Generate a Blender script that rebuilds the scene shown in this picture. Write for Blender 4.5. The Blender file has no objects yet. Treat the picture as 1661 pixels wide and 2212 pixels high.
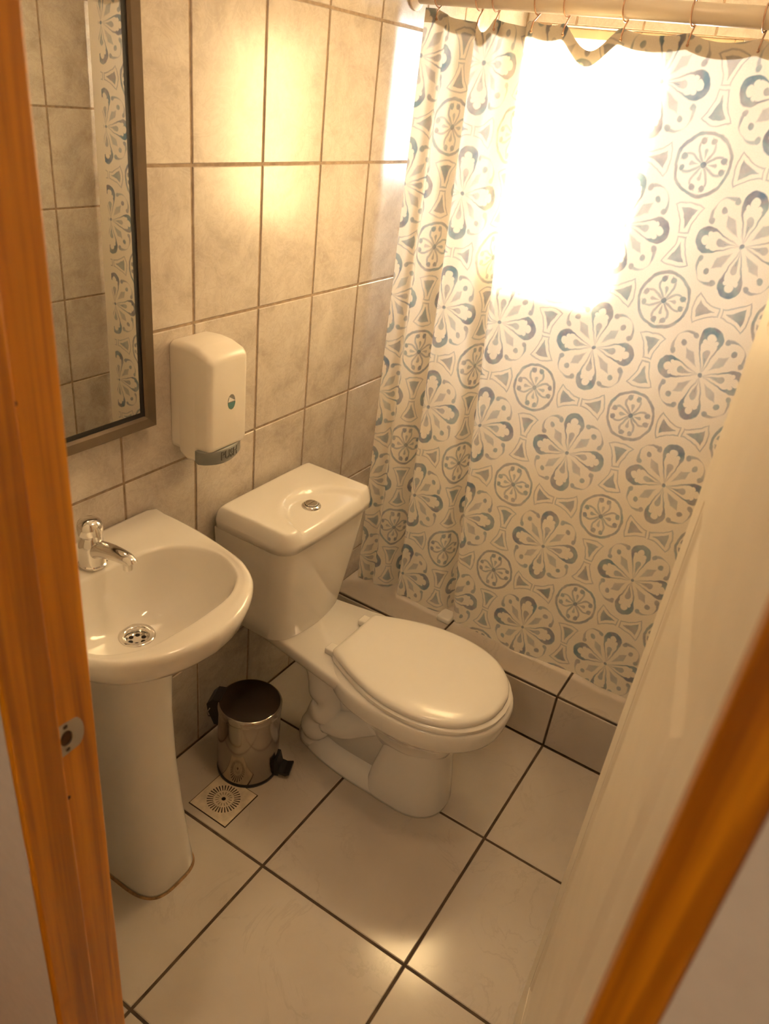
import bpy, bmesh, math, random
from mathutils import Vector, Matrix

# ------------------------------------------------------------------ camera, world, sun, exposure
random.seed(7)
scene = bpy.context.scene
col = scene.collection
IMG_W, F_PX = 1661.0, 1642.94
CAM = Vector((1.1194, -0.7547, 1.6436))
YAW, PIT, ROLL = -0.5049, -0.5067, 0.1264
fwd = Vector((math.sin(YAW)*math.cos(PIT), math.cos(YAW)*math.cos(PIT), math.sin(PIT)))
r0 = Vector((math.cos(YAW), -math.sin(YAW), 0)); u0 = r0.cross(fwd)
right = math.cos(ROLL)*r0 + math.sin(ROLL)*u0
up = -math.sin(ROLL)*r0 + math.cos(ROLL)*u0
cd = bpy.data.cameras.new('camera'); cam = bpy.data.objects.new('camera', cd); col.objects.link(cam)
cam.matrix_world = Matrix(((right.x, up.x, -fwd.x, CAM.x), (right.y, up.y, -fwd.y, CAM.y),
                           (right.z, up.z, -fwd.z, CAM.z), (0, 0, 0, 1)))
cd.sensor_fit = 'HORIZONTAL'; cd.sensor_width = 36.0; cd.lens = 36.0*F_PX/IMG_W
cd.clip_start = 0.02
cd.dof.use_dof = True; cd.dof.focus_distance = 2.0; cd.dof.aperture_fstop = 8.0
scene.camera = cam

world = bpy.data.worlds.new('sky'); scene.world = world; world.use_nodes = True
bgn = world.node_tree.nodes['Background']
bgn.inputs[0].default_value = (0.96, 0.97, 1.0, 1); bgn.inputs[1].default_value = 38.0

sl = bpy.data.lights.new('sun', 'SUN'); sun = bpy.data.objects.new('sun', sl); col.objects.link(sun)
sl.energy = 300.0; sl.angle = math.radians(10.0); sl.color = (1.0, 0.69, 0.36)
SUN_DIR = Vector((-0.03, -1.0, -0.14)).normalized()
sun.rotation_euler = SUN_DIR.to_track_quat('-Z', 'Y').to_euler()
sun.location = (0.5, 4, 2.4)

vs = scene.view_settings
scene.display_settings.display_device = 'sRGB'
vs.view_transform = 'Standard'; vs.look = 'None'; vs.gamma = 1.0; vs.exposure = 0.0
vs.use_curve_mapping = False

# ------------------------------------------------------------------ helpers
def obj(name, mesh_or_bm, mat, parent=None, smooth=False, loc=None):
    if isinstance(mesh_or_bm, bmesh.types.BMesh):
        me = bpy.data.meshes.new(name); mesh_or_bm.normal_update(); mesh_or_bm.to_mesh(me); mesh_or_bm.free()
    else:
        me = mesh_or_bm
    if mat is not None and len(me.materials) == 0:
        me.materials.append(mat)
    if smooth:
        for p in me.polygons: p.use_smooth = True
    o = bpy.data.objects.new(name, me); col.objects.link(o)
    if loc: o.location = loc
    if parent is not None:
        o.parent = parent
    return o

def empty(name, loc):
    o = bpy.data.objects.new(name, None); col.objects.link(o); o.location = loc; o.empty_display_size = 0.05
    return o

def tag(o, label=None, cat=None, group=None, kind=None):
    if label: o['label'] = label
    if cat: o['category'] = cat
    if group: o['group'] = group
    if kind: o['kind'] = kind
    return o

def shade_auto(o, ang=35):
    me = o.data
    for p in me.polygons: p.use_smooth = True
    bm = bmesh.new(); bm.from_mesh(me)
    for e in bm.edges:
        if len(e.link_faces) == 2 and e.calc_face_angle(0) > math.radians(ang):
            e.smooth = False
    bm.to_mesh(me); bm.free()
    return o

def add_box(bm, x0, x1, y0, y1, z0, z1):
    vs_ = [bm.verts.new((x, y, z)) for z in (z0, z1) for y in (y0, y1) for x in (x0, x1)]
    for f in ((0,2,3,1), (4,5,7,6), (0,1,5,4), (2,6,7,3), (0,4,6,2), (1,3,7,5)):
        bm.faces.new([vs_[i] for i in f])
    return vs_

def box(x0, x1, y0, y1, z0, z1, bev=0.0, seg=2):
    bm = bmesh.new(); add_box(bm, x0, x1, y0, y1, z0, z1)
    if bev > 0:
        bmesh.ops.bevel(bm, geom=list(bm.edges), offset=bev, segments=seg, profile=0.5, affect='EDGES')
    return bm

def loft(bm, rings, cap0=True, cap1=True, closed=True):
    vr = [[bm.verts.new(p) for p in r] for r in rings]
    n = len(vr[0])
    for a, b in zip(vr[:-1], vr[1:]):
        for i in range(n if closed else n-1):
            j = (i+1) % n
            bm.faces.new((a[i], a[j], b[j], b[i]))
    if cap0: bm.faces.new(list(reversed(vr[0])))
    if cap1: bm.faces.new(vr[-1])
    return vr

def sgnpow(v, e): return math.copysign(abs(v)**e, v)

def oval(cx, cy, z, xf, xb, hw, n=56, e=2.0, eb=None):
    """plan outline: reaches xf in front (+x), xb behind (-x) of cx, hw to both sides"""
    out = []
    for i in range(n):
        t = 2*math.pi*i/n; c, s = math.cos(t), math.sin(t)
        ee = e if c >= 0 or eb is None else eb
        out.append(Vector((cx + (xf if c >= 0 else xb)*sgnpow(c, 2/ee), cy + hw*sgnpow(s, 2/ee), z)))
    return out

def tube_rings(path, radii, n=14, flat=1.0):
    path = [Vector(p) for p in path]
    rings = []; prev = None
    for i, p in enumerate(path):
        t = (path[min(i+1, len(path)-1)] - path[max(i-1, 0)]).normalized()
        if prev is None:
            a = Vector((0, 0, 1)) if abs(t.z) < 0.9 else Vector((0, 1, 0))
            nrm = (a - t*a.dot(t)).normalized()
        else:
            nrm = (prev - t*prev.dot(t)).normalized()
        prev = nrm; bn = t.cross(nrm)
        r = radii[i] if isinstance(radii, (list, tuple)) else radii
        rings.append([p + nrm*r*math.cos(2*math.pi*k/n) + bn*r*flat*math.sin(2*math.pi*k/n) for k in range(n)])
    return rings

def add_tube(bm, path, radii, n=14, flat=1.0, caps=True):
    loft(bm, tube_rings(path, radii, n, flat), caps, caps)

def catmull(pts, per=8):
    pts = [Vector(p) for p in pts]; out = []
    P = [pts[0]*2 - pts[1]] + pts + [pts[-1]*2 - pts[-2]]
    for i in range(1, len(P)-2):
        a, b, c, d = P[i-1:i+3]
        for k in range(per):
            t = k/per
            out.append(0.5*((2*b) + (c-a)*t + (2*a-5*b+4*c-d)*t*t + (-a+3*b-3*c+d)*t**3))
    out.append(pts[-1]); return out

def lathe(bm, prof, cx=0, cy=0, n=48):
    """prof: list of (r, z), r may be 0 at the ends"""
    rings = []
    for r, z in prof:
        if r <= 1e-6:
            rings.append([bm.verts.new((cx, cy, z))])
        else:
            rings.append([bm.verts.new((cx + r*math.cos(2*math.pi*k/n), cy + r*math.sin(2*math.pi*k/n), z)) for k in range(n)])
    for a, b in zip(rings[:-1], rings[1:]):
        for i in range(n):
            j = (i+1) % n
            if len(a) == 1 and len(b) == 1: continue
            if len(a) == 1: bm.faces.new((a[0], b[j], b[i]))
            elif len(b) == 1: bm.faces.new((a[i], a[j], b[0]))
            else: bm.faces.new((a[i], a[j], b[j], b[i]))

def fix_normals(bm):
    bmesh.ops.recalc_face_normals(bm, faces=list(bm.faces)); return bm

# ------------------------------------------------------------------ material helpers
class S:
    """a socket with arithmetic: builds Math nodes"""
    nt = None
    def __init__(self, s): self.s = s
    @staticmethod
    def m(op, a, b=None, c=None, clamp=False):
        n = S.nt.nodes.new('ShaderNodeMath'); n.operation = op; n.use_clamp = clamp
        for i, v in enumerate((a, b, c)):
            if v is None: continue
            if isinstance(v, S): S.nt.links.new(v.s, n.inputs[i])
            else: n.inputs[i].default_value = float(v)
        return S(n.outputs[0])
    def __add__(a, b): return S.m('ADD', a, b)
    __radd__ = __add__
    def __sub__(a, b): return S.m('SUBTRACT', a, b)
    def __rsub__(a, b): return S.m('SUBTRACT', b, a)
    def __mul__(a, b): return S.m('MULTIPLY', a, b)
    __rmul__ = __mul__
    def __truediv__(a, b): return S.m('DIVIDE', a, b)
    def abs(a): return S.m('ABSOLUTE', a)
    def max(a, b): return S.m('MAXIMUM', a, b)
    def min(a, b): return S.m('MINIMUM', a, b)
    def gt(a, b): return S.m('GREATER_THAN', a, b)
    def sat(a): return S.m('ADD', a, 0.0, clamp=True)
    def sqrt(a): return S.m('SQRT', a)
    def frac(a): return S.m('FRACT', a)
    def pow(a, b): return S.m('POWER', a, b)

def new_mat(name):
    m = bpy.data.materials.new(name); m.use_nodes = True
    return m, m.node_tree, m.node_tree.nodes['Principled BSDF']

def node(nt, typ, **kw):
    n = nt.nodes.new(typ)
    for k, v in kw.items():
        if k.startswith('i_'): n.inputs[k[2:].replace('_', ' ')].default_value = v
        else: setattr(n, k, v)
    return n

def ramp(nt, fac, stops):
    n = nt.nodes.new('ShaderNodeValToRGB'); cr = n.color_ramp
    while len(cr.elements) < len(stops): cr.elements.new(0.5)
    for e, (p, c) in zip(cr.elements, stops):
        e.position = p; e.color = (c[0], c[1], c[2], 1)
    nt.links.new(fac, n.inputs[0]); return n.outputs[0]

def mixc(nt, fac, a, b, mode='MIX'):
    n = nt.nodes.new('ShaderNodeMix'); n.data_type = 'RGBA'; n.blend_type = mode
    for s, v in ((n.inputs[0], fac), (n.inputs[6], a), (n.inputs[7], b)):
        if hasattr(v, 'is_linked') or hasattr(v, 'links'): nt.links.new(v, s)
        elif isinstance(v, (int, float)): s.default_value = v
        else: s.default_value = (v[0], v[1], v[2], 1)
    return n.outputs[2]

def bump(nt, bsdf, height, strength, dist=0.002):
    b = node(nt, 'ShaderNodeBump'); b.inputs['Strength'].default_value = strength; b.inputs['Distance'].default_value = dist
    nt.links.new(height, b.inputs['Height']); nt.links.new(b.outputs[0], bsdf.inputs['Normal'])

def coords(nt, scale=(1, 1, 1), rnd=0.0):
    tc = node(nt, 'ShaderNodeTexCoord'); mp = node(nt, 'ShaderNodeMapping'); mp.inputs['Scale'].default_value = scale
    nt.links.new(tc.outputs['Object'], mp.inputs['Vector'])
    if rnd:
        oi = node(nt, 'ShaderNodeObjectInfo'); vm = node(nt, 'ShaderNodeVectorMath', operation='SCALE')
        cx = node(nt, 'ShaderNodeCombineXYZ')
        ml = node(nt, 'ShaderNodeMath', operation='MULTIPLY'); ml.inputs[1].default_value = rnd
        nt.links.new(oi.outputs['Random'], ml.inputs[0])
        for i in range(3): nt.links.new(ml.outputs[0], cx.inputs[i])
        nt.links.new(cx.outputs[0], mp.inputs['Location'])
    return mp.outputs[0]

def noise(nt, vec, scale, detail=4, rough=0.55, dist=0.0):
    n = node(nt, 'ShaderNodeTexNoise'); n.inputs['Scale'].default_value = scale; n.inputs['Detail'].default_value = detail
    n.inputs['Roughness'].default_value = rough; n.inputs['Distortion'].default_value = dist
    nt.links.new(vec, n.inputs['Vector']); return n.outputs[0]

def plain(name, c, rough=0.5, metal=0.0, nscale=40, var=0.06, bmp=0.0, spec=0.5, coat=0.0):
    m, nt, b = new_mat(name); v = coords(nt)
    f = noise(nt, v, nscale, 4)
    lo = [max(0, x*(1-var)) for x in c]; hi = [min(1, x*(1+var)) for x in c]
    nt.links.new(ramp(nt, f, [(0.3, lo), (0.7, hi)]), b.inputs['Base Color'])
    b.inputs['Roughness'].default_value = rough; b.inputs['Metallic'].default_value = metal
    b.inputs['Specular IOR Level'].default_value = spec; b.inputs['Coat Weight'].default_value = coat
    if bmp: bump(nt, b, noise(nt, v, nscale*3, 3), bmp)
    return m

def wall_tile_mat():
    m, nt, b = new_mat('wall_tile'); v = coords(nt, (1, 1, 1), 37.0)
    n1 = noise(nt, v, 9, 6, 0.6, 0.6); n2 = noise(nt, v, 26, 6, 0.65, 1.6); n3 = noise(nt, v, 14, 5, 0.6, 2.2)
    c = ramp(nt, n1, [(0.30, (0.40, 0.342, 0.288)), (0.52, (0.53, 0.468, 0.40)), (0.72, (0.61, 0.55, 0.48))])
    S.nt = nt
    vein = (1.0 - ((S(n3)-0.5).abs()*22.0)).sat()*0.30
    c = mixc(nt, vein.s, c, (0.40, 0.335, 0.28))
    lv = (1.0 - ((S(n2)-0.52).abs()*20.0)).sat()*0.16
    c = mixc(nt, lv.s, c, (0.76, 0.71, 0.64))
    nt.links.new(c, b.inputs['Base Color'])
    b.inputs['Roughness'].default_value = 0.22
    bump(nt, b, n2, 0.10, 0.002)
    return m

def floor_tile_mat():
    m, nt, b = new_mat('floor_tile'); v = coords(nt, (1, 1, 1), 53.0)
    n1 = noise(nt, v, 3.5, 4, 0.5, 0.4); n3 = noise(nt, v, 5.0, 7, 0.62, 1.5); n4 = noise(nt, v, 8, 2, 0.5)
    c = ramp(nt, n1, [(0.3, (0.49, 0.43, 0.365)), (0.7, (0.58, 0.52, 0.45))])
    S.nt = nt
    vein = (1.0 - ((S(n3)-0.5).abs()*42.0)).sat() * ((S(n4)-0.46)*6.0).sat() * 0.20
    c = mixc(nt, vein.s, c, (0.27, 0.225, 0.18))
    nt.links.new(c, b.inputs['Base Color'])
    b.inputs['Roughness'].default_value = 0.15
    bump(nt, b, noise(nt, v, 55, 3, 0.6, 1.0), 0.06, 0.002)
    return m

def wood_mat(name='pine_wood', dark=1.0):
    m, nt, b = new_mat(name); v = coords(nt, (60, 60, 2.2)); v2 = coords(nt, (34, 34, 1.1))
    n1 = noise(nt, v, 1.0, 4, 0.6, 0.3); n2 = noise(nt, v2, 1.0, 3, 0.5, 1.2)
    c1 = ramp(nt, n1, [(0.30, (0.50*dark, 0.165*dark, 0.004*dark)), (0.68, (0.74*dark, 0.30*dark, 0.008*dark))])
    c2 = ramp(nt, n2, [(0.36, (0.50, 0.38, 0.30)), (0.52, (1.0, 1.0, 1.0))])
    nt.links.new(mixc(nt, 0.75, c1, c2, 'MULTIPLY'), b.inputs['Base Color'])
    b.inputs['Roughness'].default_value = 0.34; b.inputs['Coat Weight'].default_value = 0.25; b.inputs['Coat Roughness'].default_value = 0.2
    bump(nt, b, n1, 0.10, 0.002)
    return m

def steel_mat(name, c, rough, scale=(1, 1, 120)):
    m, nt, b = new_mat(name); v = coords(nt, scale); n = noise(nt, v, 6, 3)
    S.nt = nt
    nt.links.new((S(n)*0.10 + (rough-0.05)).s, b.inputs['Roughness'])
    b.inputs['Base Color'].default_value = (c[0], c[1], c[2], 1); b.inputs['Metallic'].default_value = 1.0
    return m

def curtain_mat():
    """hand-painted cement-tile print: flowers on a lattice, round medallions between, bell pairs on the edges"""
    m, nt, pb = new_mat('printed_curtain'); S.nt = nt
    uvn = node(nt, 'ShaderNodeUVMap'); sep = node(nt, 'ShaderNodeSeparateXYZ')
    nt.links.new(uvn.outputs[0], sep.inputs[0])
    # slightly wobbly hand-drawn edges
    mp = node(nt, 'ShaderNodeVectorMath', operation='SCALE'); mp.inputs[3].default_value = 1.0
    nt.links.new(uvn.outputs[0], mp.inputs[0])
    wob = node(nt, 'ShaderNodeTexNoise'); wob.inputs['Scale'].default_value = 9.0; wob.inputs['Detail'].default_value = 2
    nt.links.new(mp.outputs[0], wob.inputs['Vector'])
    ws = node(nt, 'ShaderNodeSeparateColor'); nt.links.new(wob.outputs['Color'], ws.inputs[0])
    U = S(sep.outputs[0]) + (S(ws.outputs[0])-0.5)*0.035
    V = S(sep.outputs[1]) + (S(ws.outputs[1])-0.5)*0.035
    X = ((U+0.5).frac()-0.5).abs(); Y = ((V+0.5).frac()-0.5).abs()
    A = X.max(Y); B = X.min(Y)
    AA = 90.0
    def ins(d): return (0.5 - d*AA).sat()
    def ln(x, y): return (x*x + y*y).sqrt()
    def drop(a, b, h, r):                     # teardrop: tip at a=0, round end at a=h
        be = r/h; al = math.sqrt(1-be*be)
        k = b*be + a*al
        c = k.gt(al*h)
        return c*(ln(b, a-h)-r) + (1.0-c)*(b*al - a*be)
    def union(*l):
        o = l[0]
        for q in l[1:]: o = o.max(q)
        return o
    # flower
    outer = ins(drop(A-0.002, B, 0.285, 0.099))
    inner = union(ins(drop(A-0.036, B, 0.190, 0.066)), ins(ln(A-0.302, B)-0.036), ins(ln(A-0.268, B-0.042)-0.022))
    petal = outer*(1.0-inner)*((A-0.02)*4.0+0.20).min(0.95)
    core = ins(drop(A-0.075, B, 0.105, 0.029))*0.62
    cline = ins(drop(A-0.070, B, 0.070, 0.006))*0.95
    stem = ins(B-0.004)*ins(A-0.10)*0.4
    cdot = ins(ln(A, B)-0.018)
    Sd = (X+Y)*0.70711; Td = (X-Y).abs()*0.70711
    rs = Sd-0.195; rl = 0.112-(rs.gt(0.0)*0.042)
    rh = ins((rs.abs()/rl + Td/0.040 - 1.0)*0.03)*0.52
    dot = ins(ln(Sd-0.310, Td)-0.025)*0.75
    arcr = ln(Sd-0.274, Td)
    arc = ins((arcr-0.118).abs() - (0.0035 + Td*Td*0.95))*((Sd-0.306)*200.0).sat()*((Td*5.0)+0.28).min(0.66)
    knob = ins(ln((Sd-0.309)*0.85, Td-0.112)-0.0225)*0.74
    # medallion
    MX = 0.5-X; MY = 0.5-Y; MA = MX.max(MY); MB = MX.min(MY); R = ln(MX, MY)
    ring = ins((R-0.215).abs()-0.0125)*0.80
    hd = drop(MA, MB, 0.118, 0.064)
    heart = ins(hd.abs()-0.0095)*(1.0-ins(MB-0.020)*((MA-0.13)*90.0).sat())*0.62
    curl = ins(ln(MA-0.160, MB-0.040)-0.024)*0.80
    mdrop = ins(drop(MA-0.035, MB, 0.060, 0.016))*0.6
    mdot = ins(R-0.024)
    # bells
    tt = ((0.484-MA)/0.20).max(0.0)
    wb_ = 0.034 + tt.pow(1.7)*0.085
    bd = (MB-wb_).max(ln(MA-0.5, MB)-0.238).max(MA-0.484)
    bell = ins(bd.abs()-0.0058)*0.58
    fill = ins(bd+0.036)*0.74
    ink = union(petal, core, cline, stem, cdot, rh, dot, arc, knob, ring, heart, curl, mdrop, mdot, bell, fill)
    # watery brush: the ink varies
    n1 = S(noise(nt, uvn.outputs[0], 7.0, 3, 0.5)); n2 = noise(nt, uvn.outputs[0], 4.0, 2)
    ink = (ink*(0.42 + n1*0.95)).sat()
    inkc = ramp(nt, n2, [(0.30, (0.15, 0.19, 0.29)), (0.45, (0.16, 0.26, 0.31)), (0.55, (0.22, 0.215, 0.26)), (0.68, (0.13, 0.19, 0.28))])
    weave = noise(nt, uvn.outputs[0], 90.0, 2)
    base = ramp(nt, weave, [(0.3, (0.86, 0.80, 0.69)), (0.7, (0.90, 0.845, 0.74))])
    at = node(nt, 'ShaderNodeAttribute'); at.attribute_name = 'plain_edge'
    inkf = ink*(1.0-S(at.outputs['Fac']))
    c = mixc(nt, inkf.s, base, inkc)
    df = node(nt, 'ShaderNodeBsdfDiffuse'); tr = node(nt, 'ShaderNodeBsdfTranslucent'); gl = node(nt, 'ShaderNodeBsdfGlossy')
    gl.inputs['Roughness'].default_value = 0.45
    nt.links.new(c, df.inputs[0]); nt.links.new(c, tr.inputs[0])
    mx = node(nt, 'ShaderNodeMixShader'); mx.inputs[0].default_value = 0.45
    nt.links.new(df.outputs[0], mx.inputs[1]); nt.links.new(tr.outputs[0], mx.inputs[2])
    m2 = node(nt, 'ShaderNodeMixShader'); m2.inputs[0].default_value = 0.03
    nt.links.new(mx.outputs[0], m2.inputs[1]); nt.links.new(gl.outputs[0], m2.inputs[2])
    nt.nodes.remove(pb)
    nt.links.new(m2.outputs[0], nt.nodes['Material Output'].inputs[0])
    return m

def glass_mat():
    m, nt, pb = new_mat('window_glass'); nt.nodes.remove(pb)
    t = node(nt, 'ShaderNodeBsdfTransparent'); g = node(nt, 'ShaderNodeBsdfGlossy'); g.inputs['Roughness'].default_value = 0.05
    t.inputs[0].default_value = (0.95, 0.97, 0.96, 1)
    f = node(nt, 'ShaderNodeFresnel'); f.inputs[0].default_value = 1.45
    mx = node(nt, 'ShaderNodeMixShader')
    nt.links.new(f.outputs[0], mx.inputs[0]); nt.links.new(t.outputs[0], mx.inputs[1]); nt.links.new(g.outputs[0], mx.inputs[2])
    nt.links.new(mx.outputs[0], nt.nodes['Material Output'].inputs[0])
    return m

def frosted_mat():
    m, nt, pb = new_mat('frosted_glass'); nt.nodes.remove(pb)
    t = node(nt, 'ShaderNodeBsdfTranslucent'); g = node(nt, 'ShaderNodeBsdfDiffuse'); v = coords(nt)
    c = ramp(nt, noise(nt, v, 60, 3), [(0.3, (0.80, 0.80, 0.77)), (0.7, (0.90, 0.90, 0.87))])
    nt.links.new(c, t.inputs[0]); nt.links.new(c, g.inputs[0])
    mx = node(nt, 'ShaderNodeMixShader'); mx.inputs[0].default_value = 0.25
    nt.links.new(t.outputs[0], mx.inputs[1]); nt.links.new(g.outputs[0], mx.inputs[2])
    nt.links.new(mx.outputs[0], nt.nodes['Material Output'].inputs[0])
    return m

M = {}
M['wtile'] = wall_tile_mat(); M['ftile'] = floor_tile_mat(); M['wood'] = wood_mat()
M['wgrout'] = plain('wall_grout', (0.30, 0.22, 0.15), 0.85, nscale=60, var=0.25)
M['fgrout'] = plain('floor_grout', (0.075, 0.048, 0.028), 0.85, nscale=30, var=0.4)
M['plaster'] = plain('white_plaster', (0.76, 0.72, 0.66), 0.75, nscale=60, var=0.03, bmp=0.08)
M['ceil'] = plain('ceiling_paint', (0.80, 0.77, 0.72), 0.8, nscale=30, var=0.03)
M['door'] = plain('white_door_paint', (0.86, 0.79, 0.67), 0.42, nscale=12, var=0.03, bmp=0.03)
M['ceramic'] = plain('white_ceramic', (0.80, 0.765, 0.71), 0.07, nscale=5, var=0.015, coat=0.3)
M['seat'] = plain('white_seat_plastic', (0.81, 0.775, 0.715), 0.17, nscale=8, var=0.015)
M['plastic'] = plain('white_dispenser_plastic', (0.82, 0.765, 0.68), 0.25, nscale=10, var=0.02)
M['rod'] = plain('cream_rod', (0.80, 0.70, 0.55), 0.35, nscale=10, var=0.03)
M['grey'] = plain('grey_plastic', (0.20, 0.20, 0.185), 0.4, nscale=20, var=0.05)
M['ink'] = plain('dark_outline', (0.03, 0.025, 0.02), 0.6, nscale=20)
M['black'] = plain('black_plastic', (0.012, 0.011, 0.010), 0.38, nscale=30, var=0.2)
M['pit'] = plain('pit_shade', (0.012, 0.008, 0.005), 0.9, nscale=50, var=0.4)  # black colour standing for the shade below slots and holes
M['chrome'] = steel_mat('chrome', (0.80, 0.78, 0.75), 0.08)
M['steel'] = steel_mat('polished_steel', (0.40, 0.355, 0.31), 0.13, (1, 1, 6))
M['darksteel'] = steel_mat('brushed_dark_steel', (0.13, 0.11, 0.095), 0.25, (90, 1, 1))
M['strike'] = steel_mat('zinc_plate', (0.50, 0.48, 0.45), 0.42, (3, 3, 3))
M['mframe'] = plain('mirror_frame_bronze', (0.145, 0.105, 0.07), 0.38, metal=0.35, nscale=30, var=0.06)
M['mirror'] = steel_mat('mirror_glass', (0.80, 0.80, 0.76), 0.05, (1, 1, 1))
_mb = M['mirror'].node_tree.nodes['Principled BSDF']
for l in list(_mb.inputs['Roughness'].links): M['mirror'].node_tree.links.remove(l)
_mb.inputs['Roughness'].default_value = 0.0
M['gasket'] = plain('black_gasket', (0.010, 0.009, 0.008), 0.5, nscale=30)
M['drainplate'] = plain('worn_drain_plate', (0.66, 0.56, 0.42), 0.45, nscale=45, var=0.16)
M['rust'] = plain('rusty_edge', (0.07, 0.04, 0.02), 0.8, nscale=60, var=0.5)
M['hook'] = plain('clear_copper_hook', (0.55, 0.33, 0.20), 0.25, nscale=20, metal=0.3)
M['soap'] = plain('green_liquid', (0.10, 0.22, 0.22), 0.15, nscale=20)
M['white'] = plain('white_plastic_block', (0.86, 0.83, 0.77), 0.4, nscale=20, var=0.02)
M['stain'] = plain('rusty_sealant', (0.28, 0.165, 0.075), 0.7, nscale=70, var=0.4)
M['wframe'] = plain('window_paint', (0.60, 0.47, 0.31), 0.5, nscale=15, var=0.06)
M['glass'] = glass_mat(); M['frosted'] = frosted_mat(); M['curtain'] = curtain_mat()

# ------------------------------------------------------------------ the setting
RX = 1.195                     # right wall
YB = 1.77                      # shower back wall
YF0, YF1 = -0.4616, -0.36      # door wall, hall side and bathroom side
ZC = 2.36
_tile_cache = {}
def tile_mesh(w, h, t, mat, bev=0.0016):
    """tile lying in local xy, top at z=0, thickness t downwards"""
    k = (round(w, 4), round(h, 4), mat.name)
    if k in _tile_cache: return _tile_cache[k]
    bm = bmesh.new()
    a, b = w/2, h/2
    def rg(i, z): return [Vector((-a+i, -b+i, z)), Vector((a-i, -b+i, z)), Vector((a-i, b-i, z)), Vector((-a+i, b-i, z))]
    loft(bm, [rg(0, -t), rg(0, -bev), rg(bev, 0)], cap0=False, cap1=True)
    me = bpy.data.meshes.new('tile'); bm.normal_update(); bm.to_mesh(me); bm.free(); me.materials.append(mat)
    _tile_cache[k] = me; return me

def rect_minus(r, h):
    """parts of rectangle r=(u0,u1,v0,v1) outside hole h"""
    u0, u1, v0, v1 = r; a0, a1, b0, b1 = h
    if u1 <= a0 or u0 >= a1 or v1 <= b0 or v0 >= b1: return [r]
    out = []
    if v0 < b0: out.append((u0, u1, v0, b0))
    if v1 > b1: out.append((u0, u1, b1, v1))
    vv0, vv1 = max(v0, b0), min(v1, b1)
    if u0 < a0: out.append((u0, a0, vv0, vv1))
    if u1 > a1: out.append((a1, u1, vv0, vv1))
    return out

def tile_field(parent, name, us, vs, frame, mat, gap, hole=None, t=0.006):
    """us, vs: joint positions; frame(u,v)->matrix placing the tile's local xy plane"""
    for u0, u1 in zip(us[:-1], us[1:]):
        for v0, v1 in zip(vs[:-1], vs[1:]):
            for (a, b, c, d) in (rect_minus((u0, u1, v0, v1), hole) if hole else [(u0, u1, v0, v1)]):
                w, h = b-a-gap, d-c-gap
                if w < 0.012 or h < 0.012: continue
                o = bpy.data.objects.new(name, tile_mesh(w, h, t, mat)); col.objects.link(o)
                jit = Matrix.Rotation(random.uniform(-0.0012, 0.0012), 4, 'X') @ Matrix.Rotation(random.uniform(-0.0012, 0.0012), 4, 'Y')
                o.matrix_world = frame((a+b)/2, (c+d)/2) @ jit
                o.parent = parent
def joints(start, step, lo, hi):
    k0 = math.floor((lo-start)/step)+1; out = [lo]; k = k0
    while start + k*step < hi-1e-6:
        if start + k*step > lo+1e-6: out.append(start+k*step)
        k += 1
    out.append(hi); return out
def basis(ux, vy, n, o):
    return Matrix(((ux[0], vy[0], n[0], o[0]), (ux[1], vy[1], n[1], o[1]), (ux[2], vy[2], n[2], o[2]), (0, 0, 0, 1)))

def struct(name, bm, mat, label=None):
    o = obj(name, bm, mat); o['kind'] = 'structure'
    if label: o['label'] = label
    return o

ZJ = lambda lo, hi: joints(-0.008, 0.297, lo, hi)
# left wall
wl = struct('wall_left', box(-0.12, -0.0022, YF1, YB+0.15, -0.05, ZC), M['wgrout'], 'beige marbled tile wall with the mirror, basin and toilet tank')
tile_field(wl, 'wall_tile', joints(0.1692, 0.2, YF1, YB), ZJ(0.0, ZC), lambda u, v: basis((0, 1, 0), (0, 0, 1), (1, 0, 0), (0, u, v)), M['wtile'], 0.0056)
# right wall
wr = struct('wall_right', box(RX+0.0022, RX+0.12, YF1, YB+0.15, -0.05, ZC), M['wgrout'], 'beige tile wall seen only in the mirror')
tile_field(wr, 'wall_tile', joints(0.925, 0.2, YF1, YB), ZJ(0.0, ZC), lambda u, v: basis((0, -1, 0), (0, 0, 1), (-1, 0, 0), (RX, u, v)), M['wtile'], 0.0056)
# back wall with the window opening
WIN = (0.08, 0.630, 1.345, 1.86)
bm = bmesh.new()
for (a, b, c, d) in rect_minus((-0.12, RX+0.12, -0.05, ZC), WIN):
    add_box(bm, a, b, YB+0.0022, YB+0.14, c, d)
wb = struct('wall_back', bm, M['wgrout'], 'tiled end wall of the shower behind the curtain')
tile_field(wb, 'wall_tile', joints(0.355, 0.2, 0.0, RX), joints(1.92-0.297*6, 0.297, 0.06, ZC), lambda u, v: basis((1, 0, 0), (0, 0, 1), (0, -1, 0), (u, YB, v)), M['wtile'], 0.0056, WIN)
# door wall with its opening
DX0, DX1, DZ = 0.566, 1.165, 2.06
bm = bmesh.new()
for (a, b, c, d) in rect_minus((-2.0, 2.6, -0.05, ZC), (DX0-0.022, DX1+0.018, -0.05, DZ+0.03)):
    add_box(bm, a, b, YF0, YF1, c, d)
add_box(bm, DX0-0.022, DX0, YF0, YF0+0.02, -0.05, DZ)
add_box(bm, DX1, DX1+0.018, YF0, YF0+0.02, -0.05, DZ)
wf = struct('wall_front', bm, M['plaster'], 'white painted hall wall on both sides of the doorway')
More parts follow.
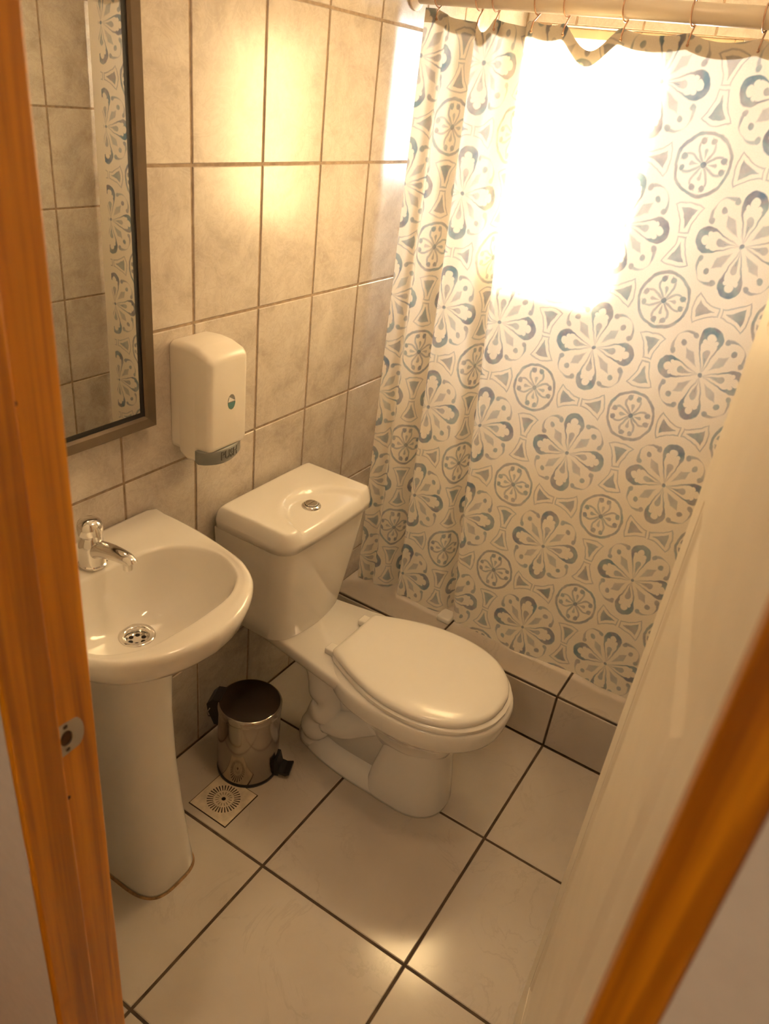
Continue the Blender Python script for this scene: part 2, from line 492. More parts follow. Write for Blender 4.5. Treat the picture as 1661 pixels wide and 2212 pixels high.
# ceiling, floor
struct('ceiling', box(-0.2, RX+0.2, YF1, YB+0.15, ZC, ZC+0.1), M['ceil'])
fl = struct('floor', box(-0.05, RX+0.05, -0.47, 1.30, -0.06, -0.0018), M['fgrout'], 'large cream marbled floor tiles with dark joints')
FX = [0.0, 0.3976, 0.7962, RX]; FY = [-0.46, -0.2244, 0.1747, 0.5738, 0.9738]
tile_field(fl, 'floor_tile', FX, FY, lambda u, v: basis((1, 0, 0), (0, 1, 0), (0, 0, 1), (u, v, 0)), M['ftile'], 0.0068)
# shower curb and shower floor
YS, HS, YS2 = 0.9738, 0.1926, 1.20
cu = struct('trim_1', box(0.0, RX, YS+0.004, YS2-0.004, -0.01, HS-0.004), M['fgrout'], 'tiled curb of the shower under the curtain')
tile_field(cu, 'curb_tile', FX, [0.0, HS-0.005], lambda u, v: basis((1, 0, 0), (0, 0, 1), (0, -1, 0), (u, YS, v)), M['ftile'], 0.0062)
tile_field(cu, 'curb_tile', FX, [YS+0.005, YS2], lambda u, v: basis((1, 0, 0), (0, 1, 0), (0, 0, 1), (u, v, HS)), M['ftile'], 0.0062)
struct('floor_shower', box(0.0, RX, YS2, YB, -0.05, 0.05), M['ceramic'], 'white shower floor hidden behind the curb')
# window
w1 = empty('window_1', ((WIN[0]+WIN[1])/2, YB+0.05, WIN[2])); tag(w1, 'small bright wood-framed window behind the shower curtain', kind='structure')
def child(name, bm, mat, parent, smooth=False):
    """mesh given in world coordinates, parented to an Empty/object that only has a location"""
    o = obj(name, bm, mat, None, smooth)
    o.parent = parent
    if parent.parent is None: o.matrix_parent_inverse = Matrix.Translation(-parent.location)
    return o
fw_ = 0.026; WM = 0.345
def sash(a, b, y):
    for (p, q, c, d) in ((a, a+fw_, WIN[2], WIN[3]), (b-fw_, b, WIN[2], WIN[3]), (a+fw_, b-fw_, WIN[2], WIN[2]+fw_), (a+fw_, b-fw_, WIN[3]-fw_, WIN[3])):
        child('window_frame', box(p, q, y, y+0.03, c, d, 0.003), M['wframe'], w1)
sash(WIN[0], WM, YB+0.062); sash(WM-fw_, WIN[1], YB+0.030)
child('pane', box(WIN[0]+fw_, WM-fw_, YB+0.075, YB+0.079, WIN[2]+fw_, WIN[3]-fw_), M['frosted'], w1)['label'] = 'added frosted pane scattering sun to the left'  # unseen pane, added to throw soft light on the left side
child('pane', box(WM, WIN[1]-fw_, YB+0.043, YB+0.047, WIN[2]+fw_, WIN[3]-fw_), M['glass'], w1)['label'] = 'clear pane'
# hall behind the camera
HX0, HX1, HY = -1.2, 2.4, -2.3
struct('wall_hall_left', box(HX0-0.1, HX0, HY, YF0, -0.05, ZC), M['plaster'])
struct('wall_hall_right', box(HX1, HX1+0.1, HY, YF0, -0.05, ZC), M['plaster'])
struct('wall_hall_back', box(HX0-0.1, HX1+0.1, HY-0.1, HY, -0.05, ZC), M['plaster'])
struct('ceiling_hall', box(HX0-0.1, HX1+0.1, HY-0.1, YF1, ZC, ZC+0.1), M['ceil'])
struct('floor_hall', box(HX0-0.1, HX1+0.1, HY-0.1, -0.47, -0.06, -0.001), M['wood'])
# opal ceiling lamps (out of frame): one in the hall, one in the bathroom
def ceiling_lamp(x, y, label, power, colr):
    lo = empty('ceiling_lamp', (x, y, ZC)); tag(lo, label, 'lamp')
    bm = bmesh.new(); lathe(bm, [(0, ZC-0.03), (0.11, ZC-0.03), (0.125, ZC-0.02), (0.13, ZC), (0, ZC)], x, y)
    child('lamp_base', fix_normals(bm), M['white'], lo, True)
    li = bpy.data.lights.new('bulb', 'AREA'); li.shape = 'DISK'; li.size = 0.22; li.energy = power; li.color = colr
    b = bpy.data.objects.new('bulb', li); col.objects.link(b); b.location = (0, 0, -0.035); b.parent = lo
ceiling_lamp(0.95, -1.55, 'round opal ceiling lamp of the hall outside the bathroom', 10.0, (1.0, 0.76, 0.50))
ceiling_lamp(0.66, 0.30, 'round opal ceiling lamp above the bathroom floor', 4.6, (1.0, 0.66, 0.36))

# ------------------------------------------------------------------ door frame and door
tj = empty('trim_2', (0.56, -0.41, 0)); tag(tj, 'varnished orange pine door jamb with strike plate', kind='structure')
jb = child('jamb_board', box(DX0-0.020, DX0, YF0+0.020, YF1+0.001, 0, DZ, 0.0022), M['wood'], tj)
child('door_stop', box(DX0+0.0002, DX0+0.011, YF0-0.001, -0.409, 0, DZ-0.02, 0.003), M['wood'], tj)
# strike plate with rounded lip, latch hole and two screws
def strike_plate():
    bm = bmesh.new(); x = DX0
    y0, y1, z0, z1 = -0.4065, -0.3745, 0.971, 1.016
    out = [(y0, z0), (y1-0.010, z0+0.002)]
    for k in range(9):
        t = -math.pi/2 + math.pi*k/8
        out.append((y1-0.010+0.010*math.cos(t), (z0+z1)/2 + ((z1-z0)/2-0.002)*math.sin(t)))
    out.append((y0, z1))
    hole = [(-0.397 + 0.0075*math.cos(2*math.pi*k/16), 0.994 + 0.0105*math.sin(2*math.pi*k/16)) for k in range(16)]
    # polygon ring sampled by angle around the hole
    c = (-0.397, 0.994)
    def hit(ang):
        d = (math.cos(ang), math.sin(ang)); best = None
        for (p, q) in zip(out, out[1:]+out[:1]):
            ex, ey = q[0]-p[0], q[1]-p[1]; det = d[0]*(-ey) + d[1]*ex
            if abs(det) < 1e-12: continue
            px, py = p[0]-c[0], p[1]-c[1]
            t = (px*(-ey) + py*ex)/det; s = (d[0]*py - d[1]*px)/det
            if t > 0 and -1e-6 <= s <= 1+1e-6: best = t if best is None else min(best, t)
        return (c[0]+d[0]*best, c[1]+d[1]*best)
    angs = sorted([2*math.pi*k/48 for k in range(48)] + [math.atan2(p[1]-c[1], p[0]-c[0]) % (2*math.pi) for p in out])
    rings = [[Vector((x+dx, *( hit(a) if o_ else (c[0]+0.0075*math.cos(a), c[1]+0.0105*math.sin(a))))) for a in angs]
             for dx, o_ in ((0.0, True), (0.0012, True), (0.0012, False), (-0.004, False))]
    loft(bm, rings, False, False); return fix_normals(bm)
sp = child('strike_plate', strike_plate(), M['strike'], jb); sp['label'] = 'worn grey metal strike plate'
bm = bmesh.new()
for k in range(1): add_box(bm, DX0+0.00005, DX0+0.0003, -0.4042, -0.390, 0.984, 1.004)
child('latch_hole', bm, M['rust'], jb)
def disc_x(x, y, z, r, t=0.0012, n=16):
    bm = bmesh.new(); lathe(bm, [(0, t), (r*0.8, t), (r, 0), (0, 0)], n=n)
    bmesh.ops.rotate(bm, verts=bm.verts, matrix=Matrix.Rotation(math.pi/2, 3, 'Y'))
    bmesh.ops.translate(bm, verts=bm.verts, vec=(x, y, z)); return fix_normals(bm)
for z in (1.0105, 0.9775): child('screw', disc_x(DX0+0.0012, -0.3965, z, 0.0028, 0.0006), M['darksteel'], jb)
for y, z in ((-0.403, 0.905), (-0.4045, 1.382)): child('screw', disc_x(DX0, y, z, 0.0030, 0.0006), M['rust'], jb)
tr = empty('trim_3', (1.15, -0.41, 0)); tag(tr, 'varnished orange pine jamb on the hinge side of the white door', kind='structure')
child('door_stop', box(1.133, DX1, YF0-0.001, -0.404, 0, DZ-0.02, 0.003), M['wood'], tr)
child('jamb_board', box(DX1+0.0002, DX1+0.018, YF0+0.021, YF1+0.001, 0, DZ, 0.002), M['wood'], tr)
th = struct('trim_4', box(DX0-0.02, DX1+0.018, YF0-0.001, YF1+0.001, DZ, DZ+0.03, 0.002), M['wood'], 'pine head board over the doorway')
# door leaf, moulded panels; local x along the leaf from the hinge, y = thickness away from the seen face
HP = Vector((1.140, -0.352, 0.008)); FP = Vector((1.036, 0.232, 0.008))
dv = FP-HP; LEAF = dv.length; ang = math.atan2(dv.y, dv.x)
d1 = empty('door_1', HP); d1.rotation_euler = (0, 0, ang); tag(d1, 'white moulded panel door swung open into the bathroom', kind='structure')
HT = 2.03
def dchild(name, bm, mat, parent=d1): return obj(name, bm, mat, parent)
# the seen face looks towards local +y (to the left of the leaf direction)
cols_ = [(0.085, LEAF-0.085)]
rows_ = [(0.22, 0.92), (1.14, 1.86)]
def leaf():
    bm = bmesh.new()
    xs = [0.0, 0.085, LEAF-0.085, LEAF]; zs = [0.0, 0.22, 1.25, 1.46, 1.88, HT]
    t = 0.033
    add_box(bm, 0.0, LEAF, -t, -0.010, 0, HT)
    def bar(a, b, c, d, e=0.0):
        add_box(bm, a, b, -0.0100, 0.0, c, d)
    bar(0, 0.085, 0, HT); bar(LEAF-0.085, LEAF, 0, HT)
    for a, b in ((0, 0.22), (1.25, 1.46), (1.88, HT)): bar(0.085, LEAF-0.085, a, b)
    return bm
dchild('leaf', leaf(), M['door'])
for (za, zb) in ((0.22, 1.25), (1.46, 1.88)):
    bm = bmesh.new(); x0, x1 = 0.085, LEAF-0.085
    def rr(i, y): return [Vector((x0+i, y, za+i)), Vector((x1-i, y, za+i)), Vector((x1-i, y, zb-i)), Vector((x0+i, y, zb-i))]
    loft(bm, [rr(0, -0.001), rr(0.010, -0.0012), rr(0.020, -0.0048), rr(0.034, -0.0052), rr(0.065, -0.0012)], False, True)
    dchild('panel', fix_normals(bm), M['door'])
for z in (0.25, 1.75):
    bm = bmesh.new(); lathe(bm, [(0, 0), (0.006, 0), (0.006, 0.09), (0, 0.09)], -0.006, -0.036, 16)
    for v in bm.verts: v.co.z += z
    dchild('hinge', fix_normals(bm), M['strike'])

# ------------------------------------------------------------------ shower rod, hooks, curtain
RY, RZ0, RZ1 = 1.105, 1.842, 1.838
def rodz(x): return RZ0 + (RZ1-RZ0)*x/RX
rod = empty('curtain_rod', (0.0, RY, RZ0)); tag(rod, 'cream tube rod spanning the shower above the printed curtain', 'rod')
bm = bmesh.new(); add_tube(bm, [(0.004, RY, rodz(0)), (RX-0.004, RY, rodz(RX))], 0.0195, 24)
child('tube', fix_normals(bm), M['rod'], rod, True)
for x, s in ((0.001, 1), (RX-0.001, -1)):
    bm = bmesh.new(); add_tube(bm, [(x, RY, rodz(x)), (x+s*0.004, RY, rodz(x)), (x+s*0.014, RY, rodz(x))], [0.034, 0.034, 0.0215], 24)
    shade_auto(child('flange', fix_normals(bm), M['rod'], rod))

HOOKX = [0.063, 0.170, 0.212, 0.314, 0.382, 0.512, 0.652, 0.789, 0.925, 1.05, 1.155]
SAG = [0.012, 0.030, 0.008, 0.006, 0.046, 0.010, 0.012, 0.010, 0.012, 0.010]
ZT = 1.806
def top_z(x):
    if x <= HOOKX[0]: return ZT+0.010
    for a, b, s in zip(HOOKX[:-1], HOOKX[1:], SAG):
        if a <= x <= b:
            t = (x-a)/(b-a); k = 4*t*(1-t)
            base = ZT + (0.010 if a == HOOKX[0] else 0)*(1-t)
            return base - s*(k if s < 0.04 else k**1.6)
    return ZT
ZBOT = 0.200
def gs(x, c, w): return math.exp(-((x-c)/w)**2)
def lerp(a, b, t): return a + (b-a)*t
def plan_y(x, z):
    t = (z-ZBOT)/(ZT-ZBOT)                       # 0 bottom, 1 top
    p2 = 0.398 - 0.100*min(1, max(0, t))**0.8    # the deep pleat leans to the left upwards
    p1 = lerp(0.165, 0.150, t); p0 = 0.060
    y = 1.083 + 0.018*t
    y += (0.062*gs(x, p2-0.024, 0.016)) + 0.050*gs(x, p1, 0.015) + 0.020*gs(x, p0+0.02, 0.010)
    y -= 0.012*gs(x, p2+0.014, 0.018) + 0.010*gs(x, p1+0.030, 0.016)
    y += 0.014*gs(x, 0.222, 0.013)*t**2
    y += 0.004*math.sin((x-0.1)*2*math.pi/0.30 + 0.8*t) + 0.0022*math.sin((x+0.04*t)*2*math.pi/0.13)*(x > 0.42)
    y += 0.012*gs(x, 0.447, 0.03)*max(0, (t-0.93)/0.07)
    return y
def build_curtain():
    NX, NZ = 560, 110
    X0, X1 = 0.034, RX-0.008
    xs = [X0 + (X1-X0)*i/NX for i in range(NX+1)]
    verts = []; uvs = []
    for j in range(NZ+1):
        f = j/NZ
        # arc length along the cloth at this height, measured from x = 0.622 where a flower sits
        zl = ZBOT + (ZT-ZBOT)*f
        ys = [plan_y(x, zl) for x in xs]
        arc = [0.0]
        for i in range(NX): arc.append(arc[-1] + math.hypot(xs[i+1]-xs[i], ys[i+1]-ys[i]))
        i0 = min(range(NX+1), key=lambda i: abs(xs[i]-0.622))
        for i, x in enumerate(xs):
            zb = ZBOT + 0.006*math.sin(x*9) + 0.012*gs(x, 0.38, 0.05) - 0.004*gs(x, 0.1, 0.06)
            z = zb + (top_z(x)-zb)*f
            verts.append((x, plan_y(x, zl), z))
            uvs.append(((arc[i]-arc[i0])/0.2575, (z-1.146)/0.2855))
    faces = [(j*(NX+1)+i, j*(NX+1)+i+1, (j+1)*(NX+1)+i+1, (j+1)*(NX+1)+i) for j in range(NZ) for i in range(NX)]
    me = bpy.data.meshes.new('curtain_cloth'); me.from_pydata(verts, [], faces)
    ul = me.uv_layers.new(name='UVMap')
    li = [0]*len(me.loops); me.loops.foreach_get('vertex_index', li)
    flat = [c for v in li for c in uvs[v]]; ul.data.foreach_set('uv', flat)
    at = me.attributes.new('plain_edge', 'FLOAT', 'POINT')
    at.data.foreach_set('value', [1.0 if v[0] > 1.148 else 0.0 for v in verts])
    return me, xs
cur = empty('shower_curtain', (0.6, 1.09, ZBOT)); tag(cur, 'white shower curtain printed with blue-grey tile flowers, glowing with window light', 'curtain')
me, cxs = build_curtain()
child('cloth', me, M['curtain'], cur, True)
# turned-over top hem: a second layer behind the cloth
hv, hf = [], []
hx = [x for x in cxs[::3]]
for x in hx:
    zt = top_z(x); y = plan_y(x, ZT)+0.0025
    for z in (zt-0.030, zt-0.015, zt): hv.append((x, y, z))
for i in range(len(hx)-1):
    for k in range(2): hf.append((i*3+k, i*3+3+k, i*3+4+k, i*3+1+k))
hm = bpy.data.meshes.new('hem'); hm.from_pydata(hv, [], hf)
hu = hm.uv_layers.new(name='UVMap'); lay = [0]*len(hm.loops); hm.loops.foreach_get('vertex_index', lay)
hu.data.foreach_set('uv', [c for v in lay for c in (hv[v][0]/0.2575, (hv[v][2]-1.146)/0.2855)])
child('hem', hm, M['white'], cur, True)

HNAMES = ['at the rod end nearest the left tiled wall', 'second from the left tiled wall', 'third from the left tiled wall',
          'fourth from the left tiled wall', 'left of the deep dip in the curtain top', 'right of the deep dip in the curtain top',
          'second to the right of the deep dip in the curtain top', 'third to the right of the deep dip, near the photo edge',
          'fourth to the right of the deep dip in the curtain top', 'second from the right tiled wall', 'nearest the right tiled wall']
for x, hn in zip(HOOKX, HNAMES):
    zr = rodz(x); zt = top_z(x); y = plan_y(x, ZT)
    pts = []
    for k in range(15):
        t = math.radians(-60 + 300*k/14)
        pts.append((x + 0.004*math.cos(t), RY + 0.0235*math.cos(t+math.pi/2)*1.0, zr + 0.0235*math.sin(t+math.pi/2)))
    pts = [(x-0.005+0.010*k/14, p[1], p[2]) for k, p in enumerate(pts)]
    path = pts + [(x+0.006, y-0.006, zt-0.004), (x+0.005, y-0.008, zt-0.016), (x+0.004, y-0.004, zt-0.022)]
    bm = bmesh.new(); add_tube(bm, path, 0.0017, 8)
    bmesh.ops.create_icosphere(bm, subdivisions=1, radius=0.0034, matrix=Matrix.Translation(path[-1]))
    h = empty('curtain_hook', (x, RY, zr))
    tag(h, 'copper-coloured wire curtain hook ' + hn, 'hook', 'wire hooks holding the shower curtain')
    child('wire', fix_normals(bm), M['hook'], h, True)

# white block peeking out under the curtain
bm = box(0.352, 0.398, 1.056, 1.110, HS, HS+0.020, 0.006, 3)
tag(obj('soap_bar', bm, M['white'], smooth=True), 'small white bar on the curb peeking out from under the curtain', 'soap')

# ------------------------------------------------------------------ mirror
mr = empty('wall_mirror', (0.0, 0.018, 1.0)); tag(mr, 'tall wall mirror in a brown frame hanging above the basin', 'mirror')
MY0, MY1, MZ0, MZ1, FW, FD = -0.20, 0.238, 1.000, 1.86, 0.024, 0.026
def mitre(a, b, c, d):
    """one mitred frame rail between outer corners a,b and inner corners d,c (y,z)"""
    bm = bmesh.new()
    prof = []
    def ring(o, i):
        o = Vector(o); i = Vector(i); m = o.lerp(i, 0.78); n = o.lerp(i, 0.08)
        return [Vector((0.0008, o.x, o.y)), Vector((FD-0.003, o.x, o.y)), Vector((FD, n.x, n.y)), Vector((FD-0.003, m.x, m.y)), Vector((0.019, i.x, i.y)), Vector((0.0008, i.x, i.y))]
    loft(bm, [ring(a, d), ring(b, c)], True, True); return fix_normals(bm)
O = [(MY0, MZ0), (MY1, MZ0), (MY1, MZ1), (MY0, MZ1)]
I = [(MY0+FW, MZ0+FW), (MY1-FW, MZ0+FW), (MY1-FW, MZ1-FW), (MY0+FW, MZ1-FW)]
for k in range(4):
    child('frame_rail', mitre(O[k], O[(k+1) % 4], I[(k+1) % 4], I[k]), M['mframe'], mr)
bm = bmesh.new(); g = 0.009
for (a, b, c, d) in rect_minus((MY0+FW-0.001, MY1-FW+0.001, MZ0+FW-0.001, MZ1-FW+0.001), (MY0+FW+g, MY1-FW-g, MZ0+FW+g, MZ1-FW-g)):
    add_box(bm, 0.012, 0.0172, a, b, c, d)
child('gasket', bm, M['gasket'], mr)
child('glass', box(0.004, 0.0165, MY0+FW, MY1-FW, MZ0+FW, MZ1-FW), M['mirror'], mr)

# ------------------------------------------------------------------ soap dispenser
dp = empty('soap_dispenser', (0.0, 0.358, 0.90)); tag(dp, 'white wall-mounted soap dispenser with a grey push bar', 'dispenser')
def rrect(x, y0, y1, z0, z1, r, n=6, slant=0.0):
    out = []
    for (cy, cz, a0) in ((y1-r, z1-r, 0), (y0+r, z1-r, 90), (y0+r, z0+r, 180), (y1-r, z0+r, 270)):
        for k in range(n+1):
            t = math.radians(a0 + 90*k/n)
            out.append(Vector((x, cy + r*math.cos(t), cz + r*math.sin(t))))
    return out
bm = bmesh.new()
Y0, Y1 = 0.3005, 0.4175
rings = [rrect(0.0008, Y0, Y1, 0.922, 1.157, 0.016), rrect(0.022, Y0, Y1, 0.922, 1.159, 0.016), rrect(0.024, Y0+0.0003, Y1-0.0003, 0.912, 1.159, 0.014),
         rrect(0.040, Y0+0.0008, Y1-0.0008, 0.904, 1.160, 0.014), rrect(0.066, Y0+0.001, Y1-0.001, 0.906, 1.158, 0.014), rrect(0.070, Y0+0.001, Y1-0.001, 0.930, 1.157, 0.014), rrect(0.096, Y0+0.0015, Y1-0.0015, 0.938, 1.148, 0.012),
         rrect(0.103, Y0+0.003, Y1-0.003, 0.941, 1.142, 0.012), rrect(0.1065, Y0+0.007, Y1-0.007, 0.944, 1.136, 0.010), rrect(0.1075, Y0+0.013, Y1-0.013, 0.950, 1.129, 0.008)]
loft(bm, rings, True, True)
shade_auto(child('body', fix_normals(bm), M['plastic'], dp), 50)
# push bar
bm = bmesh.new(); n = 16; prof = []
def bar_ring(off, z0, z1, lip=0.0):
    pass
outer = []
for k in range(n+1):
    t = k/n; y = lerp(0.2935, 0.4165, t); x = 0.088 + 0.021*math.sin(math.pi*t)**0.6
    outer.append((x, y))
rings = []
for (x, y) in outer:
    s = math.sin(math.pi*(y-0.2935)/0.123)
    zt, zb = 0.941, 0.912 - 0.007*s
    rings.append([Vector((0.074, y, zt)), Vector((x-0.003, y, zt)), Vector((x, y, zt-0.003)), Vector((x, y, zb+0.006)), Vector((x-0.005, y, zb)), Vector((0.074, y, zb+0.004))])
loft(bm, rings, True, True)
pbar = child('push_bar', fix_normals(bm), M['grey'], dp); shade_auto(pbar, 50)
def text_mesh(body, size, offset=0.0, extrude=0.0004):
    cu_ = bpy.data.curves.new('t', 'FONT'); cu_.body = body; cu_.size = size; cu_.align_x = 'CENTER'; cu_.align_y = 'CENTER'
    cu_.offset = offset; cu_.extrude = extrude; cu_.resolution_u = 3
    o = bpy.data.objects.new('t', cu_); col.objects.link(o)
    dg = bpy.context.evaluated_depsgraph_get(); me_ = bpy.data.meshes.new_from_object(o.evaluated_get(dg))
    bpy.data.objects.remove(o); bpy.data.curves.remove(cu_); return me_
for nm, off, dx, mt in (('letter_outline', 0.0007, 0.0, 'ink'), ('lettering', -0.0002, 0.0007, 'grey')):
    tm = text_mesh('PUSH', 0.026, off); tm.materials.clear()
    for v in tm.vertices:
        yy, zz = v.co.x*0.86, v.co.y
        y = 0.362 + yy; t = (y-0.2935)/0.123
        x = 0.088 + 0.021*math.sin(math.pi*min(1, max(0, t)))**0.6
        v.co = (x + 0.0003 + dx + v.co.z, y, 0.9245 + zz)
    child(nm, tm, M[mt], pbar)
# level window
vw = child('level_window', disc_x(0.1070, 0.366, 1.042, 0.0125, 0.0010, 28), M['grey'], dp)
for v in vw.data.vertices: v.co.z = 1.042 + (v.co.z-1.042)*1.42
bm = bmesh.new()
pts = [(0.366 + 0.011*math.cos(t), 1.0405 + 0.0158*math.sin(t)) for t in [math.pi + math.pi*k/12 for k in range(13)]]
bm.faces.new([bm.verts.new((0.1081, y, z)) for y, z in pts])
r_ = bmesh.ops.extrude_face_region(bm, geom=list(bm.faces)); bmesh.ops.translate(bm, verts=[g for g in r_['geom'] if isinstance(g, bmesh.types.BMVert)], vec=(-0.0012, 0, 0))
child('liquid', fix_normals(bm), M['soap'], dp)
bm = bmesh.new()
bm.faces.new([bm.verts.new((0.1082, y, z)) for y, z in ((0.3555, 1.0425), (0.3765, 1.0425), (0.359, 1.0535))])
r_ = bmesh.ops.extrude_face_region(bm, geom=list(bm.faces)); bmesh.ops.translate(bm, verts=[g for g in r_['geom'] if isinstance(g, bmesh.types.BMVert)], vec=(-0.0012, 0, 0))
child('window_glare', fix_normals(bm), M['white'], dp)  # white sliver painted in as glare on the level window

# ------------------------------------------------------------------ basin on its pedestal
SY = 0.020
OUT = [(0.004, 0.0), (0.004, 0.12), (0.005, 0.2215), (0.070, 0.2235), (0.150, 0.2185), (0.240, 0.2045), (0.290, 0.190), (0.338, 0.158), (0.373, 0.109), (0.394, 0.054), (0.402, 0.0)]
INN = [(0.106, 0.0), (0.107, 0.035), (0.112, 0.093), (0.131, 0.135), (0.168, 0.170), (0.223, 0.183), (0.280, 0.166), (0.311, 0.141), (0.335, 0.094), (0.341, 0.036), (0.342, 0.0)]
SC = (0.205, 0.0)
def polar(outl, n=96, sharp=False):
    pts = [Vector((x, y, 0)) for x, y in outl]
    if not sharp: pts = catmull(pts, 8)
    full = [(p.x, p.y) for p in pts] + [(p.x, -p.y) for p in reversed(pts[1:-1])]
    res = []
    for k in range(n):
        a = 2*math.pi*k/n; d = (math.cos(a), math.sin(a)); best = 0
        for (p, q) in zip(full, full[1:]+full[:1]):
            ex, ey = q[0]-p[0], q[1]-p[1]; det = -d[0]*ey + d[1]*ex
            if abs(det) < 1e-12: continue
            px, py = p[0]-SC[0], p[1]-SC[1]
            t = (-px*ey + py*ex)/det; s = (d[0]*py - d[1]*px)/det
            if t > 0 and -1e-4 <= s <= 1.0001: best = max(best, t)
        res.append(best)
    return res
def out_pts():
    c = catmull([Vector((x, y, 0)) for x, y in OUT[2:]], 8)
    return [(x, y) for x, y in OUT[:2]] + [(p.x, p.y) for p in c]
RO = polar(out_pts(), sharp=True); RI = polar(INN)
NP = 96
def pring(rad, z, cx=None, f=1.0, lift=None):
    cx = SC if cx is None else cx; out = []
    for k in range(NP):
        a = 2*math.pi*k/NP
        p = Vector((cx[0] + rad[k]*f*math.cos(a), SY + cx[1] + rad[k]*f*math.sin(a), z))
        if lift: p.z += lift(p)
        out.append(p)
    return out
DRX, DRY = 0.182, 0.006
def mixr(t): return [lerp(a, b, t) for a, b in zip(RI, RO)]
def backlip(p): return 0.008*max(0, 1-max(0, p.x-0.004)/0.022)
basin = empty('wash_basin', (0.17, SY, 0.0)); tag(basin, 'white ceramic wash basin standing on a pedestal against the tiled wall', 'basin')
bm = bmesh.new()
Rm = lambda d: [max(0.01, r-d) for r in RO]
rings = []
# underside upwards, over the rim, down into the bowl
rings.append(pring([0.078]*NP, 0.655, (0.175, 0.0)))
rings.append(pring(RO, 0.672, (0.185, 0.0), 0.52))
rings.append(pring(RO, 0.700, (0.195, 0.0), 0.72))
rings.append(pring(RO, 0.730, (0.202, 0.0), 0.88))
rings.append(pring(RO, 0.752, SC, 0.955))
rings.append(pring(Rm(0.003), 0.772))
rings.append(pring(RO, 0.783))
rings.append(pring(RO, 0.791, lift=backlip))
rings.append(pring(Rm(0.003), 0.797, lift=backlip))
rings.append(pring(Rm(0.009), 0.7995, lift=backlip))
rings.append(pring(mixr(0.45), 0.7965, lift=backlip))
rings.append(pring(mixr(0.16), 0.795))
rings.append(pring(mixr(0.06), 0.7945))
rings.append(pring(RI, 0.7925))
for f, z, tt in ((0.982, 0.787, 0.0), (0.955, 0.772, 0.03), (0.86, 0.738, 0.15), (0.74, 0.708, 0.3), (0.55, 0.688, 0.55), (0.36, 0.6775, 0.85)):
    c = (lerp(SC[0], DRX, tt), lerp(0, DRY, tt)); rings.append(pring(RI, z, c, f))
rings.append(pring([0.031]*NP, 0.6735, (DRX, DRY)))
rings.append(pring([0.024]*NP, 0.6715, (DRX, DRY)))
rings.append(pring([0.023]*NP, 0.655, (DRX, DRY)))
loft(bm, rings, True, True)
child('bowl', fix_normals(bm), M['ceramic'], basin, True)
# overflow-free waste: flange ring and cup with black discs for holes
wst = empty('x', (0, 0, 0)); bpy.data.objects.remove(wst)
bm = bmesh.new(); lathe(bm, [(0.0215, 0.660), (0.0225, 0.6735), (0.026, 0.6765), (0.034, 0.6765), (0.0355, 0.6735), (0.0355, 0.672)], DRX, SY+DRY, 40)
dr = child('waste_flange', fix_normals(bm), M['chrome'], basin, True)
bm = bmesh.new(); lathe(bm, [(0, 0.6645), (0.0215, 0.6645), (0.0215, 0.6625), (0, 0.6625)], DRX, SY+DRY, 36)
child('waste_strainer', fix_normals(bm), M['chrome'], dr)
for k in range(6):
    a = math.radians(60*k+15); bm = bmesh.new()
    lathe(bm, [(0, 0.6650), (0.0046, 0.6650), (0.0046, 0.6640), (0, 0.6640)], DRX+0.0135*math.cos(a), SY+DRY+0.0135*math.sin(a), 14)
    child('hole_shade', fix_normals(bm), M['pit'], dr)  # black discs put the shade of the holes into colour
# pedestal
bm = bmesh.new(); PY = 0.026
rings = [oval(0.165, PY, z, xf, 0.135, hw, 56, e, 4) for z, xf, hw, e in
         ((0.0025, 0.106, 0.079, 3.4), (0.012, 0.108, 0.080, 3.4), (0.08, 0.100, 0.076, 3.2), (0.20, 0.086, 0.070, 3.0), (0.34, 0.074, 0.065, 2.8),
          (0.48, 0.070, 0.064, 2.6), (0.58, 0.074, 0.068, 2.5), (0.63, 0.080, 0.074, 2.4), (0.660, 0.084, 0.077, 2.3))]
loft(bm, rings, True, True)
child('pedestal', fix_normals(bm), M['ceramic'], basin, True)
bm = bmesh.new(); loft(bm, [oval(0.165, PY, 0.0, 0.112, 0.14, 0.085, 56, 3.2, 4), oval(0.165, PY, 0.003, 0.1075, 0.136, 0.0805, 56, 3.4, 4)], True, True)
child('sealant', fix_normals(bm), M['stain'], basin)
# tap: a thing of its own on the basin deck
tap = empty('basin_tap', (0.078, SY, 0.797)); tag(tap, 'chrome single-spout pillar tap at the back of the basin', 'tap')
bm = bmesh.new(); zz = 0.7972
lathe(bm, [(0, zz), (0.0265, zz), (0.0265, zz+0.004), (0.0245, zz+0.006), (0.0238, zz+0.040), (0.0225, zz+0.052), (0.0180, zz+0.060), (0.0175, zz+0.064), (0, zz+0.064)], 0.078, SY, 40)
shade_auto(child('tap_body', fix_normals(bm), M['chrome'], tap), 40)
bm = bmesh.new()
path = catmull([(0.080, SY, 0.826), (0.105, SY, 0.840), (0.140, SY, 0.848), (0.172, SY, 0.850), (0.184, SY, 0.848), (0.1885, SY, 0.843)], 6)
nr = len(path); add_tube(bm, path, [lerp(0.0185, 0.0112, min(1, i/(nr-1)*1.3)) if i < nr-3 else (0.0112, 0.0085, 0.003)[i-nr+3] for i in range(nr)], 20)
add_tube(bm, [(0.1755, SY, 0.848), (0.1755, SY, 0.828)], [0.0095, 0.0085], 18)
shade_auto(child('spout', fix_normals(bm), M['chrome'], tap), 50)
bm = bmesh.new(); zz = 0.864
lathe(bm, [(0, zz-0.004), (0.0205, zz-0.003), (0.0232, zz+0.004), (0.0235, zz+0.016), (0.0210, zz+0.025), (0.0130, zz+0.031), (0, zz+0.0325)], 0.078, SY, 40)
